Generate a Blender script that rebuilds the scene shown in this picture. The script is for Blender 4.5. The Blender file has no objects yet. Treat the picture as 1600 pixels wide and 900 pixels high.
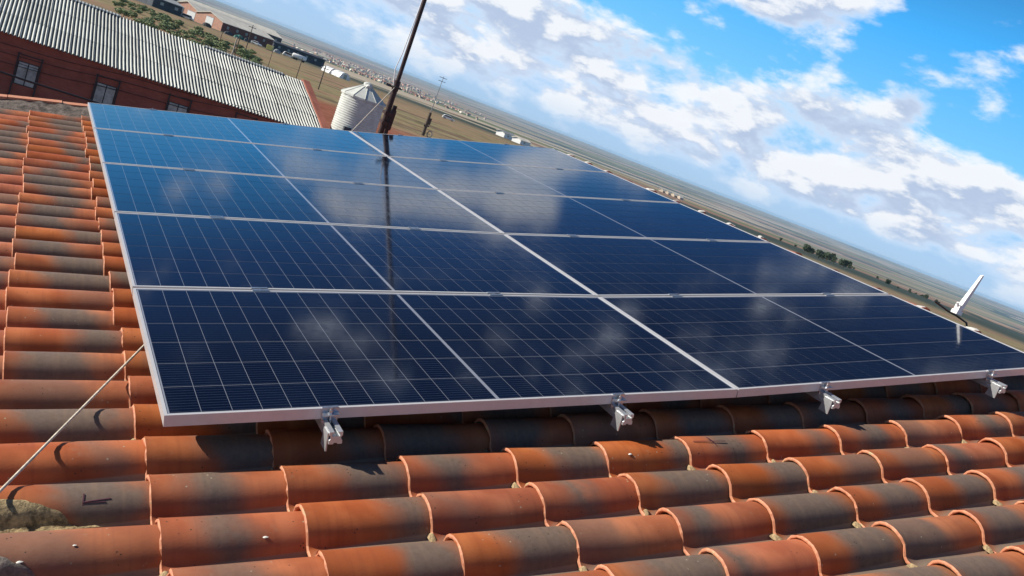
import bpy, bmesh, math, random
from mathutils import Vector, Matrix, noise
random.seed(7)
R = math.radians
S = bpy.context.scene
COL = S.collection

# ------------------------------------------------------------------ camera
ROT = Matrix(((0.8240264126, 0.2134152244, 0.5248184574),
              (-0.4421742701, -0.3368851156, 0.8312582834),
              (0.3542066998, -0.9170399996, -0.1832355122)))     # columns: right, down, forward
CAM = Vector((-0.5563, -2.3242, 6.3092))
FPX = 1371.12
cam_d = bpy.data.cameras.new('camera'); cam = bpy.data.objects.new('camera', cam_d); COL.objects.link(cam)
cx, cy_, cz = ROT.col[0], -ROT.col[1], -ROT.col[2]
m = Matrix((cx, cy_, cz)).transposed().to_4x4(); m.translation = CAM
cam.matrix_world = m
cam_d.sensor_width = 36; cam_d.lens = FPX * 36 / 1600
cam_d.clip_start = 0.05; cam_d.clip_end = 90000
S.camera = cam

# ------------------------------------------------------------------ light and sky
SUN = Vector((-0.785, 0.395, 0.478)).normalized()        # towards the sun
el = math.asin(SUN.z); az = math.atan2(SUN.x, SUN.y)
S.view_settings.view_transform = 'Standard'; S.view_settings.look = 'None'
S.view_settings.gamma = 1; S.view_settings.exposure = 0.38
sd = bpy.data.lights.new('sun', 'SUN'); sd.energy = 5.0; sd.angle = R(0.53); sd.color = (1, 0.93, 0.82)
so = bpy.data.objects.new('sun', sd); COL.objects.link(so)
so.rotation_euler = SUN.to_track_quat('Z', 'Y').to_euler()

W = bpy.data.worlds.new('World'); S.world = W; W.use_nodes = True
nt = W.node_tree; nt.nodes.clear()
class G:
    """tiny node helper"""
    def __init__(s, nt): s.nt = nt
    def n(s, typ, ins=None, **kw):
        nd = s.nt.nodes.new(typ)
        for k, v in kw.items(): setattr(nd, k, v)
        for k, v in (ins or {}).items():
            if isinstance(v, bpy.types.NodeSocket): s.nt.links.new(v, nd.inputs[k])
            else: nd.inputs[k].default_value = v
        return nd
    def math(s, op, a, b=0.0, c=None, clamp=False):
        ins = {0: a, 1: b}
        if c is not None: ins[2] = c
        return s.n('ShaderNodeMath', ins, operation=op, use_clamp=clamp).outputs[0]
    def mix(s, f, a, b, mode='MIX'):
        nd = s.n('ShaderNodeMix', data_type='RGBA', blend_type=mode, clamp_factor=True)
        for k, v in ((0, f), (6, a), (7, b)):
            if isinstance(v, bpy.types.NodeSocket): s.nt.links.new(v, nd.inputs[k])
            else: nd.inputs[k].default_value = (v if k == 0 or len(v) == 4 else (*v, 1))
        return nd.outputs[2]
    def ss(s, x, a, b, lo=0.0, hi=1.0):
        return s.n('ShaderNodeMapRange', {0: x, 1: a, 2: b, 3: lo, 4: hi}, interpolation_type='SMOOTHSTEP').outputs[0]
    def noise(s, vec, scale, detail=3.0, rough=0.55, dist=0.0):
        return s.n('ShaderNodeTexNoise', {'Vector': vec, 'Scale': scale, 'Detail': detail, 'Roughness': rough, 'Distortion': dist})
g = G(nt)
sky = g.n('ShaderNodeTexSky', sky_type='NISHITA', sun_disc=False, sun_elevation=el, sun_rotation=az, altitude=700, air_density=1.0, dust_density=0.6, ozone_density=2.2)
tc = g.n('ShaderNodeTexCoord')
D = tc.outputs['Generated']
sp = g.n('ShaderNodeSeparateXYZ', {0: D}); Z = sp.outputs[2]
ZEN = 0.07
rmp = g.n('ShaderNodeValToRGB', {0: Z}); cr = rmp.color_ramp
for i, (p_, c_) in enumerate(((0.0, (0.40, 0.60, 0.86)), (0.045, (0.33, 0.58, 0.92)), (0.12, (0.19, 0.60, 0.98)), (0.22, (0.055, 0.45, 1.0)), (0.33, (0.018, 0.12, 0.38)), (0.43, (0.006, 0.035, 0.13)))):
    e = cr.elements[i] if i < 2 else cr.elements.new(p_)
    e.position = p_; e.color = (*c_, 1)
grad = g.n('ShaderNodeVectorMath', {0: rmp.outputs[0], 3: 1 / ZEN}, operation='SCALE').outputs[0]
base = g.mix(0.85, sky.outputs[0], grad)
def cloud_noise(off):
    v = g.n('ShaderNodeVectorMath', {0: D, 1: off}, operation='ADD').outputs[0]
    v = g.n('ShaderNodeVectorMath', {0: v, 1: (1, 1, 2.3)}, operation='MULTIPLY').outputs[0]
    return g.noise(v, 11.0, 9, 0.56, 0.10).outputs[0]
n1 = cloud_noise((0, 0, 0)); n2 = cloud_noise((SUN.x * 0.022, SUN.y * 0.022, SUN.z * 0.03))
# a deck of cumulus low over the horizon, then single clouds in clear sky
bias = g.math('MULTIPLY', g.math('MULTIPLY', g.ss(Z, -0.004, 0.030), g.ss(Z, 0.150, 0.105)), 0.255)
def blob(azd, eld, r_, w):
    d = Vector((math.sin(R(azd)) * math.cos(R(eld)), math.cos(R(azd)) * math.cos(R(eld)), math.sin(R(eld))))
    dd = g.n('ShaderNodeVectorMath', {0: g.n('ShaderNodeVectorMath', {0: D, 1: tuple(d)}, operation='SUBTRACT').outputs[0], 1: (1, 1, 1.7)}, operation='MULTIPLY').outputs[0]
    l = g.n('ShaderNodeVectorMath', {0: dd}, operation='LENGTH').outputs['Value']
    return g.math('MULTIPLY', g.ss(l, r_, 0.0), w)
for bl in ((40, 11.8, 0.075, 0.24), (43.5, 12.2, 0.095, 0.30), (50.8, 8.6, 0.050, 0.30), (25, 9, 0.16, 0.12), (16, 10, 0.12, 0.10), (17, 16, 0.10, 0.22), (24, 17.5, 0.12, 0.22), (30, 15, 0.09, 0.15),
           (46, 21, 0.16, 0.22), (41, 26, 0.12, 0.10), (14, 29, 0.13, 0.11), (24, 27, 0.13, 0.10), (60, 30, 0.2, 0.15), (-40, 25, 0.3, 0.1), (120, 20, 0.4, 0.16), (200, 22, 0.45, 0.15), (270, 18, 0.3, 0.14)):
    bias = g.math('ADD', bias, blob(*bl))
dens = g.math('ADD', n1, g.math('SUBTRACT', bias, 0.14))
mask = g.ss(dens, 0.425, 0.61)
core = g.ss(dens, 0.50, 0.68)
shade = g.ss(g.math('SUBTRACT', n1, n2), -0.05, 0.07)
ccol = g.mix(core, tuple(k / ZEN for k in (0.66, 0.77, 0.92)), tuple(k / ZEN for k in (0.44, 0.53, 0.70)))
ccol = g.mix(g.math('MULTIPLY', shade, 0.78), ccol, tuple(k / ZEN for k in (0.93, 0.93, 0.93)))
lowf = g.ss(Z, -0.005, 0.045)
scol = g.mix(g.math('MULTIPLY', mask, g.math('ADD', g.math('MULTIPLY', lowf, 0.62), 0.34)), base, ccol)
bg = g.n('ShaderNodeBackground', {'Color': scol, 'Strength': ZEN * 0.86})
wo = g.n('ShaderNodeOutputWorld', {0: bg.outputs[0]})
S.cycles.max_bounces = 6

# ------------------------------------------------------------------ helpers
def tag(o, label=None, cat=None, group=None, kind=None):
    if label: o['label'] = label
    if cat: o['category'] = cat
    if group: o['group'] = group
    if kind: o['kind'] = kind
    return o
def empty(name, mat=None, loc=None, rz=0.0):
    o = bpy.data.objects.new(name, None); COL.objects.link(o); o.empty_display_size = 0.1
    if mat is not None: o.matrix_world = mat
    if loc is not None: o.location = loc; o.rotation_euler = (0, 0, rz)
    return o
class MB:
    """collects simple shapes into one mesh"""
    def __init__(s): s.v = []; s.f = []; s.m = []; s.smooth = []
    def add(s, vs, fs, mi=0, sm=False):
        b = len(s.v); s.v += [tuple(p) for p in vs]
        for f in fs: s.f.append([b + i for i in f]); s.m.append(mi); s.smooth.append(sm)
        return s
    def box(s, a, b, mi=0, M=None):
        x0, y0, z0 = a; x1, y1, z1 = b
        vs = [Vector(p) for p in ((x0,y0,z0),(x1,y0,z0),(x1,y1,z0),(x0,y1,z0),(x0,y0,z1),(x1,y0,z1),(x1,y1,z1),(x0,y1,z1))]
        if M is not None: vs = [M @ v for v in vs]
        return s.add(vs, ((0,3,2,1),(4,5,6,7),(0,1,5,4),(1,2,6,5),(2,3,7,6),(3,0,4,7)), mi)
    def tube(s, pts, r, n=8, mi=0, caps=True, sm=True):
        pts = [Vector(p) for p in pts]; rs = r if isinstance(r, (list, tuple)) else [r] * len(pts)
        vs = []; fs = []
        for i, p in enumerate(pts):
            d = (pts[min(i+1, len(pts)-1)] - pts[max(i-1, 0)]).normalized()
            up = Vector((0, 0, 1)) if abs(d.z) < 0.9 else Vector((1, 0, 0))
            a = d.cross(up).normalized(); b = d.cross(a)
            for k in range(n):
                t = 2 * math.pi * k / n; vs.append(p + a * (rs[i] * math.cos(t)) + b * (rs[i] * math.sin(t)))
        for i in range(len(pts) - 1):
            for k in range(n):
                fs.append((i*n+k, i*n+(k+1) % n, (i+1)*n+(k+1) % n, (i+1)*n+k))
        s.add(vs, fs, mi, sm)
        if caps: s.add(vs[:n], (tuple(range(n)),), mi); s.add(vs[-n:], (tuple(range(n-1, -1, -1)),), mi)
        return s
    def prism(s, prof, a, b, axis=1, mi=0, sm=False):
        """profile of 2-D points extruded from a to b along an axis"""
        n = len(prof)
        def P(q, t):
            if axis == 0: return (t, q[0], q[1])
            if axis == 1: return (q[0], t, q[1])
            return (q[0], q[1], t)
        vs = [P(q, a) for q in prof] + [P(q, b) for q in prof]
        s.add(vs, [(i, (i+1) % n, n + (i+1) % n, n + i) for i in range(n)], mi, sm)
        s.add(vs[:n], (tuple(range(n)),), mi); s.add(vs[n:], (tuple(range(n-1, -1, -1)),), mi)
        return s
    def mesh(s, name, mats):
        me = bpy.data.meshes.new(name); me.from_pydata(s.v, [], s.f)
        mats = mats if isinstance(mats, (list, tuple)) else [mats]
        for mt in mats: me.materials.append(mt)
        for p, mi, sm in zip(me.polygons, s.m, s.smooth): p.material_index = mi; p.use_smooth = sm
        bm = bmesh.new(); bm.from_mesh(me); bmesh.ops.recalc_face_normals(bm, faces=bm.faces); bm.to_mesh(me); bm.free()
        return me
    def build(s, name, mats, parent=None):
        return link(name, s.mesh(name, mats), parent)
def link(name, me, parent=None, mat=None):
    o = bpy.data.objects.new(name, me); COL.objects.link(o)
    if parent is not None: o.parent = parent
    if mat is not None: o.matrix_local = mat
    return o
def copy_tree(o, parent=None):
    c = o.copy(); COL.objects.link(c); c.parent = parent
    for ch in list(o.children): copy_tree(ch, c)
    return c
def ray(x, y): return (ROT @ Vector(((x - 800) / FPX, (y - 450) / FPX, 1))).normalized()
def on_y(x, y, Y):
    d = ray(x, y); return CAM + d * ((Y - CAM.y) / d.y)
KN = ((0, -2.5), (250, -2.5), (850, -15), (4000, -70), (8000, -78), (22000, -38))
def zt(d):
    for (a, za), (b, zb) in zip(KN, KN[1:]):
        if d <= b: return za + (zb - za) * (d - a) / (b - a)
    return KN[-1][1]
def at_d(x, y, d):
    """the ground point under a bearing at a distance"""
    r = ray(x, y); h = Vector((r.x, r.y)).normalized() * d
    return Vector((CAM.x + h.x, CAM.y + h.y, zt(d)))

# ------------------------------------------------------------------ materials
def mat(name, col=(0.5, 0.5, 0.5), rough=0.7, metal=0.0, var=0.0, vscale=4.0, bump=0.0, bscale=30.0, coat=0.0, spec=0.5):
    m = bpy.data.materials.new(name); m.use_nodes = True; t = m.node_tree; g = G(t)
    b = t.nodes['Principled BSDF']; b.inputs['Roughness'].default_value = rough; b.inputs['Metallic'].default_value = metal
    b.inputs['Coat Weight'].default_value = coat; b.inputs['Specular IOR Level'].default_value = spec
    tc = g.n('ShaderNodeTexCoord').outputs['Object']
    if var > 0:
        nz = g.noise(tc, vscale, 6, 0.65).outputs[0]
        f = g.ss(nz, 0.3, 0.7)
        dark = tuple(c * (1 - var) for c in col); lite = tuple(min(1, c * (1 + var)) for c in col)
        t.links.new(g.mix(f, dark, lite), b.inputs['Base Color'])
    else: b.inputs['Base Color'].default_value = (*col, 1)
    if bump > 0:
        nb = g.noise(tc, bscale, 5, 0.7).outputs[0]
        bp = g.n('ShaderNodeBump', {'Height': nb, 'Strength': 0.6, 'Distance': bump})
        t.links.new(bp.outputs[0], b.inputs['Normal'])
    return m

def tile_material(name, rim=False):
    m = bpy.data.materials.new(name); m.use_nodes = True; t = m.node_tree; g = G(t); b = t.nodes['Principled BSDF']
    tc = g.n('ShaderNodeTexCoord').outputs['Object']; oi = g.n('ShaderNodeObjectInfo')
    rnd = oi.outputs['Random']
    off = g.n('ShaderNodeCombineXYZ', {0: g.math('MULTIPLY', rnd, 37.0), 1: g.math('MULTIPLY', rnd, 91.0), 2: g.math('MULTIPLY', rnd, 53.0)}).outputs[0]
    v = g.n('ShaderNodeVectorMath', {0: tc, 1: off}, operation='ADD').outputs[0]
    sp = g.n('ShaderNodeSeparateXYZ', {0: tc})
    big = g.noise(v, 6, 3, 0.5, 0.3).outputs[0]
    fine = g.noise(v, 60, 5, 0.7).outputs[0]
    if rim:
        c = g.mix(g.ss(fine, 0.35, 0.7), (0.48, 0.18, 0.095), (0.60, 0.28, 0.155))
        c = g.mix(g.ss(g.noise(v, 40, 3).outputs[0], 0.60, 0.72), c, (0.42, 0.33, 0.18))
    else:
        # smoky flashed band whose place differs on each tile
        r2 = g.math('FRACT', g.math('MULTIPLY', rnd, 7.31)); r3 = g.math('FRACT', g.math('MULTIPLY', rnd, 17.77))
        cen = g.math('ADD', g.math('MULTIPLY', r2, 0.30), 0.06)
        wid = g.math('ADD', g.math('MULTIPLY', r3, 0.11), 0.05)
        x = g.math('ADD', sp.outputs[0], g.math('MULTIPLY', g.math('SUBTRACT', big, 0.5), 0.20))
        x = g.math('ADD', x, g.math('MULTIPLY', sp.outputs[1], 0.35))
        d = g.math('ABSOLUTE', g.math('SUBTRACT', x, cen))
        band = g.ss(g.math('SUBTRACT', d, wid), 0.055, -0.075)
        band = g.math('MULTIPLY', band, g.ss(g.math('FRACT', g.math('MULTIPLY', rnd, 29.3)), 0.02, 0.3, 0.5, 0.95))
        streak = g.noise(g.n('ShaderNodeVectorMath', {0: v, 1: (60, 3, 3)}, operation='MULTIPLY').outputs[0], 1.0, 3, 0.5).outputs[0]
        org = g.mix(g.ss(big, 0.35, 0.7), (0.32, 0.080, 0.032), (0.46, 0.142, 0.062))
        org = g.mix(g.math('MULTIPLY', g.ss(streak, 0.5, 0.7), 0.25), org, (0.22, 0.055, 0.03))
        gry = g.mix(g.ss(fine, 0.2, 0.8), (0.120, 0.090, 0.070), (0.170, 0.132, 0.104))
        gry = g.mix(g.math('MULTIPLY', g.ss(streak, 0.45, 0.7), 0.4), gry, (0.22, 0.15, 0.10))
        hv = g.n('ShaderNodeHueSaturation', {'Hue': g.math('ADD', g.math('MULTIPLY', r3, 0.007), 0.5005), 'Saturation': g.math('ADD', g.math('MULTIPLY', r2, 0.10), 0.97), 'Value': g.math('ADD', g.math('MULTIPLY', rnd, 0.30), 0.94), 'Color': org})
        org = hv.outputs[0]
        c = g.mix(band, org, gry)
        # dust, lichen spots and small pits
        vo = g.n('ShaderNodeTexVoronoi', {'Vector': v, 'Scale': 55.0, 'Randomness': 1.0})
        spot = g.ss(vo.outputs['Distance'], 0.16, 0.09)
        spot = g.math('MULTIPLY', spot, g.ss(g.noise(v, 9, 2).outputs[0], 0.52, 0.62))
        c = g.mix(spot, c, (0.05, 0.035, 0.025))
        v2 = g.n('ShaderNodeTexVoronoi', {'Vector': g.n('ShaderNodeVectorMath', {0: v, 1: (3.3, 1.7, 8.1)}, operation='ADD').outputs[0], 'Scale': 34.0})
        sp2 = g.math('MULTIPLY', g.ss(v2.outputs['Distance'], 0.12, 0.07), g.ss(g.noise(v, 5, 2).outputs[0], 0.55, 0.64))
        c = g.mix(g.math('MULTIPLY', sp2, 0.7), c, (0.42, 0.38, 0.27))
        c = g.mix(g.math('MULTIPLY', g.ss(g.noise(v, 16, 6, 0.7).outputs[0], 0.60, 0.8), 0.45), c, (0.34, 0.25, 0.17))
        c = g.mix(g.math('MULTIPLY', g.ss(sp.outputs[2], -0.067, -0.073), 0.75), c, (0.30, 0.23, 0.17))
    t.links.new(c, b.inputs['Base Color'])
    b.inputs['Roughness'].default_value = 0.62; b.inputs['Specular IOR Level'].default_value = 0.35
    h = g.math('ADD', g.math('MULTIPLY', fine, 0.5), g.noise(v, 190, 3).outputs[0])
    bp = g.n('ShaderNodeBump', {'Height': h, 'Strength': 0.18, 'Distance': 0.0020})
    t.links.new(bp.outputs[0], b.inputs['Normal'])
    return m

def glass_over(name, cell=True):
    """solar cell or white backsheet seen under the module's front glass"""
    m = bpy.data.materials.new(name); m.use_nodes = True; t = m.node_tree; g = G(t); b = t.nodes['Principled BSDF']
    tc = g.n('ShaderNodeTexCoord').outputs['Object']; sp = g.n('ShaderNodeSeparateXYZ', {0: tc})
    if cell:
        oi = g.n('ShaderNodeObjectInfo').outputs['Random']
        c = g.mix(oi, (0.0018, 0.0035, 0.009), (0.0028, 0.006, 0.015))
        fr = g.math('FRACT', g.math('MULTIPLY', g.math('ADD', sp.outputs[1], 5.0), 1 / 0.0166))
        ln = g.math('LESS_THAN', g.math('ABSOLUTE', g.math('SUBTRACT', fr, 0.5)), 0.045)
        c = g.mix(g.math('MULTIPLY', ln, 0.5), c, (0.075, 0.09, 0.13))
        t.links.new(c, b.inputs['Base Color'])
    else: b.inputs['Base Color'].default_value = (0.23, 0.25, 0.30, 1)
    b.inputs['Roughness'].default_value = 0.10
    b.inputs['IOR'].default_value = 1.55
    b.inputs['Specular Tint'].default_value = (0.12, 0.42, 1.0, 1)
    b.inputs['Specular IOR Level'].default_value = 0.5
    lo = g.noise(tc, 3, 2).outputs[0]
    bp = g.n('ShaderNodeBump', {'Height': lo, 'Strength': 0.15, 'Distance': 0.002})
    dust = g.noise(tc, 12, 4, 0.7).outputs[0]
    t.links.new(g.ss(dust, 0.3, 0.9, 0.05, 0.15), b.inputs['Roughness'])
    return m

def brick_material(name, c1, c2, mortar, sx=0.25, sy=0.065):
    m = bpy.data.materials.new(name); m.use_nodes = True; t = m.node_tree; g = G(t); b = t.nodes['Principled BSDF']
    tc = g.n('ShaderNodeTexCoord').outputs['Object']; sp = g.n('ShaderNodeSeparateXYZ', {0: tc})
    v = g.n('ShaderNodeCombineXYZ', {0: g.math('ADD', sp.outputs[0], sp.outputs[1]), 1: sp.outputs[2], 2: 0.0}).outputs[0]
    br = g.n('ShaderNodeTexBrick', {'Vector': v, 'Color1': (*c1, 1), 'Color2': (*c2, 1), 'Mortar': (*mortar, 1), 'Scale': 1.0,
             'Mortar Size': 0.006, 'Brick Width': sx, 'Row Height': sy})
    nz = g.noise(tc, 0.9, 6, 0.7).outputs[0]
    c = g.mix(g.math('MULTIPLY', g.ss(nz, 0.42, 0.7), 0.5), br.outputs[0], tuple(k * 0.55 for k in c1))
    t.links.new(c, b.inputs['Base Color']); b.inputs['Roughness'].default_value = 0.9
    return m

def fibre_material():
    m = mat('fibre_cement', (0.6, 0.62, 0.58), 0.85); t = m.node_tree; g = G(t); b = t.nodes['Principled BSDF']
    tc = g.n('ShaderNodeTexCoord').outputs['Object']; sp = g.n('ShaderNodeSeparateXYZ', {0: tc})
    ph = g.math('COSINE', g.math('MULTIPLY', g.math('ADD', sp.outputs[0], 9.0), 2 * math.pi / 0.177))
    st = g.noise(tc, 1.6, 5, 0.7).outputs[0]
    c = g.mix(g.ss(g.math('ADD', ph, g.math('MULTIPLY', g.math('SUBTRACT', st, 0.5), 0.9)), 0.15, -0.55), (0.58, 0.60, 0.56), (0.12, 0.14, 0.135))  # wave valleys coloured dark: grime plus the furrows' shade put into the colour
    c = g.mix(g.math('MULTIPLY', g.ss(g.noise(tc, 7, 4, 0.7).outputs[0], 0.58, 0.72), 0.4), c, (0.20, 0.21, 0.18))
    oi = g.n('ShaderNodeObjectInfo').outputs['Random']
    c = g.n('ShaderNodeHueSaturation', {'Value': g.math('ADD', g.math('MULTIPLY', oi, 0.28), 0.80), 'Color': c}).outputs[0]
    t.links.new(c, b.inputs['Base Color']); return m
M = {
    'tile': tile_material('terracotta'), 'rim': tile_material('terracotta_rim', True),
    'cell': glass_over('silicon_cell'), 'sheet': glass_over('white_backsheet', False),
    'alu': mat('anodised_aluminium', (0.58, 0.57, 0.57), 0.36, 0.25, 0.04, 20),
    'alu_dull': mat('mill_aluminium', (0.62, 0.64, 0.66), 0.45, 0.7, 0.1, 25),
    'steel': mat('zinc_steel', (0.55, 0.57, 0.60), 0.35, 0.9, 0.15, 40),
    'mortar': mat('grey_mortar', (0.20, 0.17, 0.14), 0.95, 0, 0.5, 22, 0.012, 40),
    'mortar_dark': mat('dark_verge_mortar', (0.13, 0.105, 0.09), 0.95, 0, 0.6, 18, 0.02, 35),
    'white_mortar': mat('white_mortar', (0.72, 0.68, 0.62), 0.9, 0, 0.15, 15, 0.006, 40),
    'plaster': mat('cream_render', (0.52, 0.44, 0.34), 0.9, 0, 0.12, 2, 0.004, 60),
    'rust': mat('rusty_brown_steel', (0.042, 0.022, 0.021), 0.6, 0.3, 0.45, 14, 0.001, 90),
    'rope': mat('pale_rope', (0.62, 0.55, 0.44), 0.85, 0, 0.25, 60, 0.001, 250),
    'black': mat('black_rubber', (0.02, 0.02, 0.022), 0.55),
    'white': mat('white_paint', (0.80, 0.80, 0.78), 0.45, 0, 0.05, 3),
    'silo': mat('galvanised_silo', (0.54, 0.56, 0.52), 0.7, 0.0, 0.12, 2.5),
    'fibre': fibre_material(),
    'brick': brick_material('red_brick', (0.28, 0.080, 0.050), (0.34, 0.105, 0.065), (0.23, 0.09, 0.07)),
    'pink': brick_material('pale_pink_brick', (0.58, 0.28, 0.19), (0.62, 0.33, 0.23), (0.5, 0.36, 0.28)),
    'maroon': brick_material('dark_brown_brick', (0.17, 0.055, 0.042), (0.2, 0.07, 0.05), (0.17, 0.09, 0.07)),
    'pane': mat('dusty_window', (0.34, 0.37, 0.33), 0.6, 0, 0.35, 3),
    'iron': mat('dark_iron', (0.03, 0.028, 0.028), 0.6),
    'cream_roof': mat('cream_sheet_roof', (0.84, 0.78, 0.64), 0.8, 0, 0.12, 0.3),
    'grey_roof': mat('grey_sheet_roof', (0.32, 0.34, 0.34), 0.8, 0, 0.15, 0.3),
    'shed_dark': mat('dark_blue_cladding', (0.035, 0.045, 0.06), 0.7, 0, 0.4, 0.4),
    'wood': mat('weathered_wood', (0.10, 0.075, 0.055), 0.9, 0, 0.3, 6),
    'pale_post': mat('pale_concrete', (0.42, 0.37, 0.30), 0.9, 0, 0.15, 5),
    'yellow': mat('faded_yellow_paint', (0.60, 0.52, 0.18), 0.6, 0, 0.1, 2),
    'film': mat('white_greenhouse_film', (0.72, 0.74, 0.74), 0.35, 0, 0.08, 1),
    'glass_dark': mat('dark_car_glass', (0.02, 0.025, 0.03), 0.08),
    'tyre': mat('tyre_rubber', (0.02, 0.02, 0.02), 0.85),
    'leaf': mat('hedge_leaves', (0.20, 0.25, 0.11), 0.7, 0, 0.45, 1.2),
    'leaf_dark': mat('evergreen_leaves', (0.035, 0.055, 0.022), 0.75, 0, 0.5, 0.8),
    'bark': mat('bark', (0.09, 0.065, 0.045), 0.95, 0, 0.3, 6),
    'terra_dome': mat('terracotta_ridge', (0.50, 0.13, 0.06), 0.7, 0, 0.25, 25, 0.002, 90),
    'ink': mat('purple_marker', (0.07, 0.015, 0.03), 0.8),
    'moss': mat('mossy_mortar', (0.36, 0.27, 0.14), 0.95, 0, 0.65, 45, 0.010, 150),
    'crumb': mat('yellow_mortar_crumbs', (0.30, 0.22, 0.12), 0.95, 0, 0.5, 90, 0.004, 200),
    'droppings': mat('white_droppings', (0.75, 0.74, 0.68), 0.9, 0, 0.1, 100),
    'green_sheet': mat('green_tarpaulin', (0.03, 0.14, 0.12), 0.6, 0, 0.2, 1),
}

# ------------------------------------------------------------------ the ground, out to the horizon
def ground():
    V = []; F = []; n = 160
    ds = [0, 12, 25, 45, 70, 100, 140, 190, 250, 320, 400, 500, 620, 760, 850, 1000, 1200, 1450, 1750, 2100, 2500, 3000, 3500, 4000, 5000, 6500, 8000, 9500, 11500, 14000, 18000, 22000]
    V.append((CAM.x, CAM.y, zt(0)))
    for d in ds[1:]:
        for k in range(n):
            a = 2 * math.pi * k / n; x = CAM.x + d * math.sin(a); y = CAM.y + d * math.cos(a)
            z = zt(d)
            if d > 300: z += noise.noise(Vector((x / 900, y / 900, 0))) * min(5, (d - 300) / 250)
            V.append((x, y, z))
    for k in range(n): F.append((0, 1 + (k + 1) % n, 1 + k))
    for i in range(len(ds) - 2):
        for k in range(n):
            a = 1 + i * n; b = a + n; F.append((a + k, a + (k+1) % n, b + (k+1) % n, b + k))
    me = bpy.data.meshes.new('ground'); me.from_pydata(V, [], F)
    for p in me.polygons: p.use_smooth = True
    bm = bmesh.new(); bm.from_mesh(me); bmesh.ops.recalc_face_normals(bm, faces=bm.faces); bm.to_mesh(me); bm.free()
    if me.polygons[0].normal.z < 0: me.flip_normals()
    m = bpy.data.materials.new('farmland'); m.use_nodes = True; t = m.node_tree; g = G(t); b = t.nodes['Principled BSDF']
    P = g.n('ShaderNodeTexCoord').outputs['Object']
    warp = g.n('ShaderNodeVectorMath', {0: P, 1: g.n('ShaderNodeVectorMath', {0: g.noise(P, 0.004, 3).outputs[1], 3: 110.0}, operation='SCALE').outputs[0]}, operation='ADD').outputs[0]
    rt = g.n('ShaderNodeMapping', {'Vector': warp, 'Rotation': (0, 0, R(33)), 'Scale': (1 / 1100, 1 / 420, 0)}).outputs[0]
    vo = g.n('ShaderNodeTexVoronoi', {'Vector': rt, 'Scale': 1.0, 'Randomness': 0.9}, distance='CHEBYCHEV')
    rnd = g.n('ShaderNodeSeparateColor', {0: vo.outputs['Color']}).outputs[0]
    ramp = g.n('ShaderNodeValToRGB', {0: rnd}); cr = ramp.color_ramp; cr.interpolation = 'CONSTANT'
    pal = [(0.0, (0.14, 0.17, 0.07)), (0.13, (0.36, 0.27, 0.17)), (0.27, (0.035, 0.055, 0.045)), (0.40, (0.42, 0.30, 0.23)), (0.52, (0.22, 0.23, 0.11)),
           (0.63, (0.04, 0.065, 0.06)), (0.75, (0.27, 0.16, 0.11)), (0.87, (0.46, 0.40, 0.30))]
    for i, (p_, c_) in enumerate(pal):
        e = cr.elements[i] if i < 2 else cr.elements.new(p_)
        e.position = p_; e.color = (*c_, 1)
    far = g.mix(g.math('MULTIPLY', g.ss(g.noise(P, 0.02, 5, 0.7).outputs[0], 0.4, 0.7), 0.35), ramp.outputs[0], (0.12, 0.12, 0.08))
    ve = g.n('ShaderNodeTexVoronoi', {'Vector': rt, 'Scale': 1.0, 'Randomness': 0.9}, feature='DISTANCE_TO_EDGE').outputs['Distance']
    far = g.mix(g.math('MULTIPLY', g.ss(ve, 0.030, 0.012), g.ss(g.noise(P, 0.0015, 2).outputs[0], 0.45, 0.55)), far, (0.035, 0.05, 0.03))
    sub = g.noise(g.n('ShaderNodeMapping', {'Vector': P, 'Rotation': (0, 0, R(50)), 'Scale': (1 / 2600, 1 / 900, 0)}).outputs[0], 1.0, 4, 0.6).outputs[0]
    far = g.mix(g.math('MULTIPLY', g.ss(sub, 0.48, 0.62), 0.45), far, (0.40, 0.29, 0.22))
    # near ground: dry grass, red soil, ploughed earth in long strips
    rs = g.n('ShaderNodeMapping', {'Vector': P, 'Rotation': (0, 0, R(-28)), 'Scale': (0.008, 0.045, 0)}).outputs[0]
    st = g.noise(rs, 1.0, 4, 0.6, 0.4).outputs[0]
    near = g.mix(g.ss(st, 0.44, 0.56), (0.25, 0.21, 0.105), (0.29, 0.18, 0.11))
    near = g.mix(g.ss(g.noise(rs, 2.3, 3).outputs[0], 0.55, 0.63), near, (0.15, 0.095, 0.065))
    near = g.mix(g.math('MULTIPLY', g.ss(g.noise(P, 0.5, 6, 0.7).outputs[0], 0.45, 0.7), 0.5), near, (0.38, 0.31, 0.18))
    near = g.mix(g.math('MULTIPLY', g.ss(g.noise(P, 0.16, 5, 0.7).outputs[0], 0.5, 0.66), 0.5), near, (0.07, 0.085, 0.03))
    dist = g.n('ShaderNodeVectorMath', {0: P}, operation='LENGTH').outputs['Value']
    dn = g.math('ADD', dist, g.math('MULTIPLY', g.noise(P, 0.03, 3).outputs[0], 60.0))
    red = g.mix(g.ss(g.noise(P, 0.4, 5).outputs[0], 0.35, 0.7), (0.22, 0.075, 0.04), (0.32, 0.12, 0.07))
    near = g.mix(g.ss(dn, 178, 160), near, red)
    c = g.mix(g.ss(dn, 330, 520), near, far)
    t.links.new(c, b.inputs['Base Color']); b.inputs['Roughness'].default_value = 1.0; b.inputs['Specular IOR Level'].default_value = 0.1
    me.materials.append(m)
    tag(link('ground', me), kind='structure')
ground()

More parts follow.
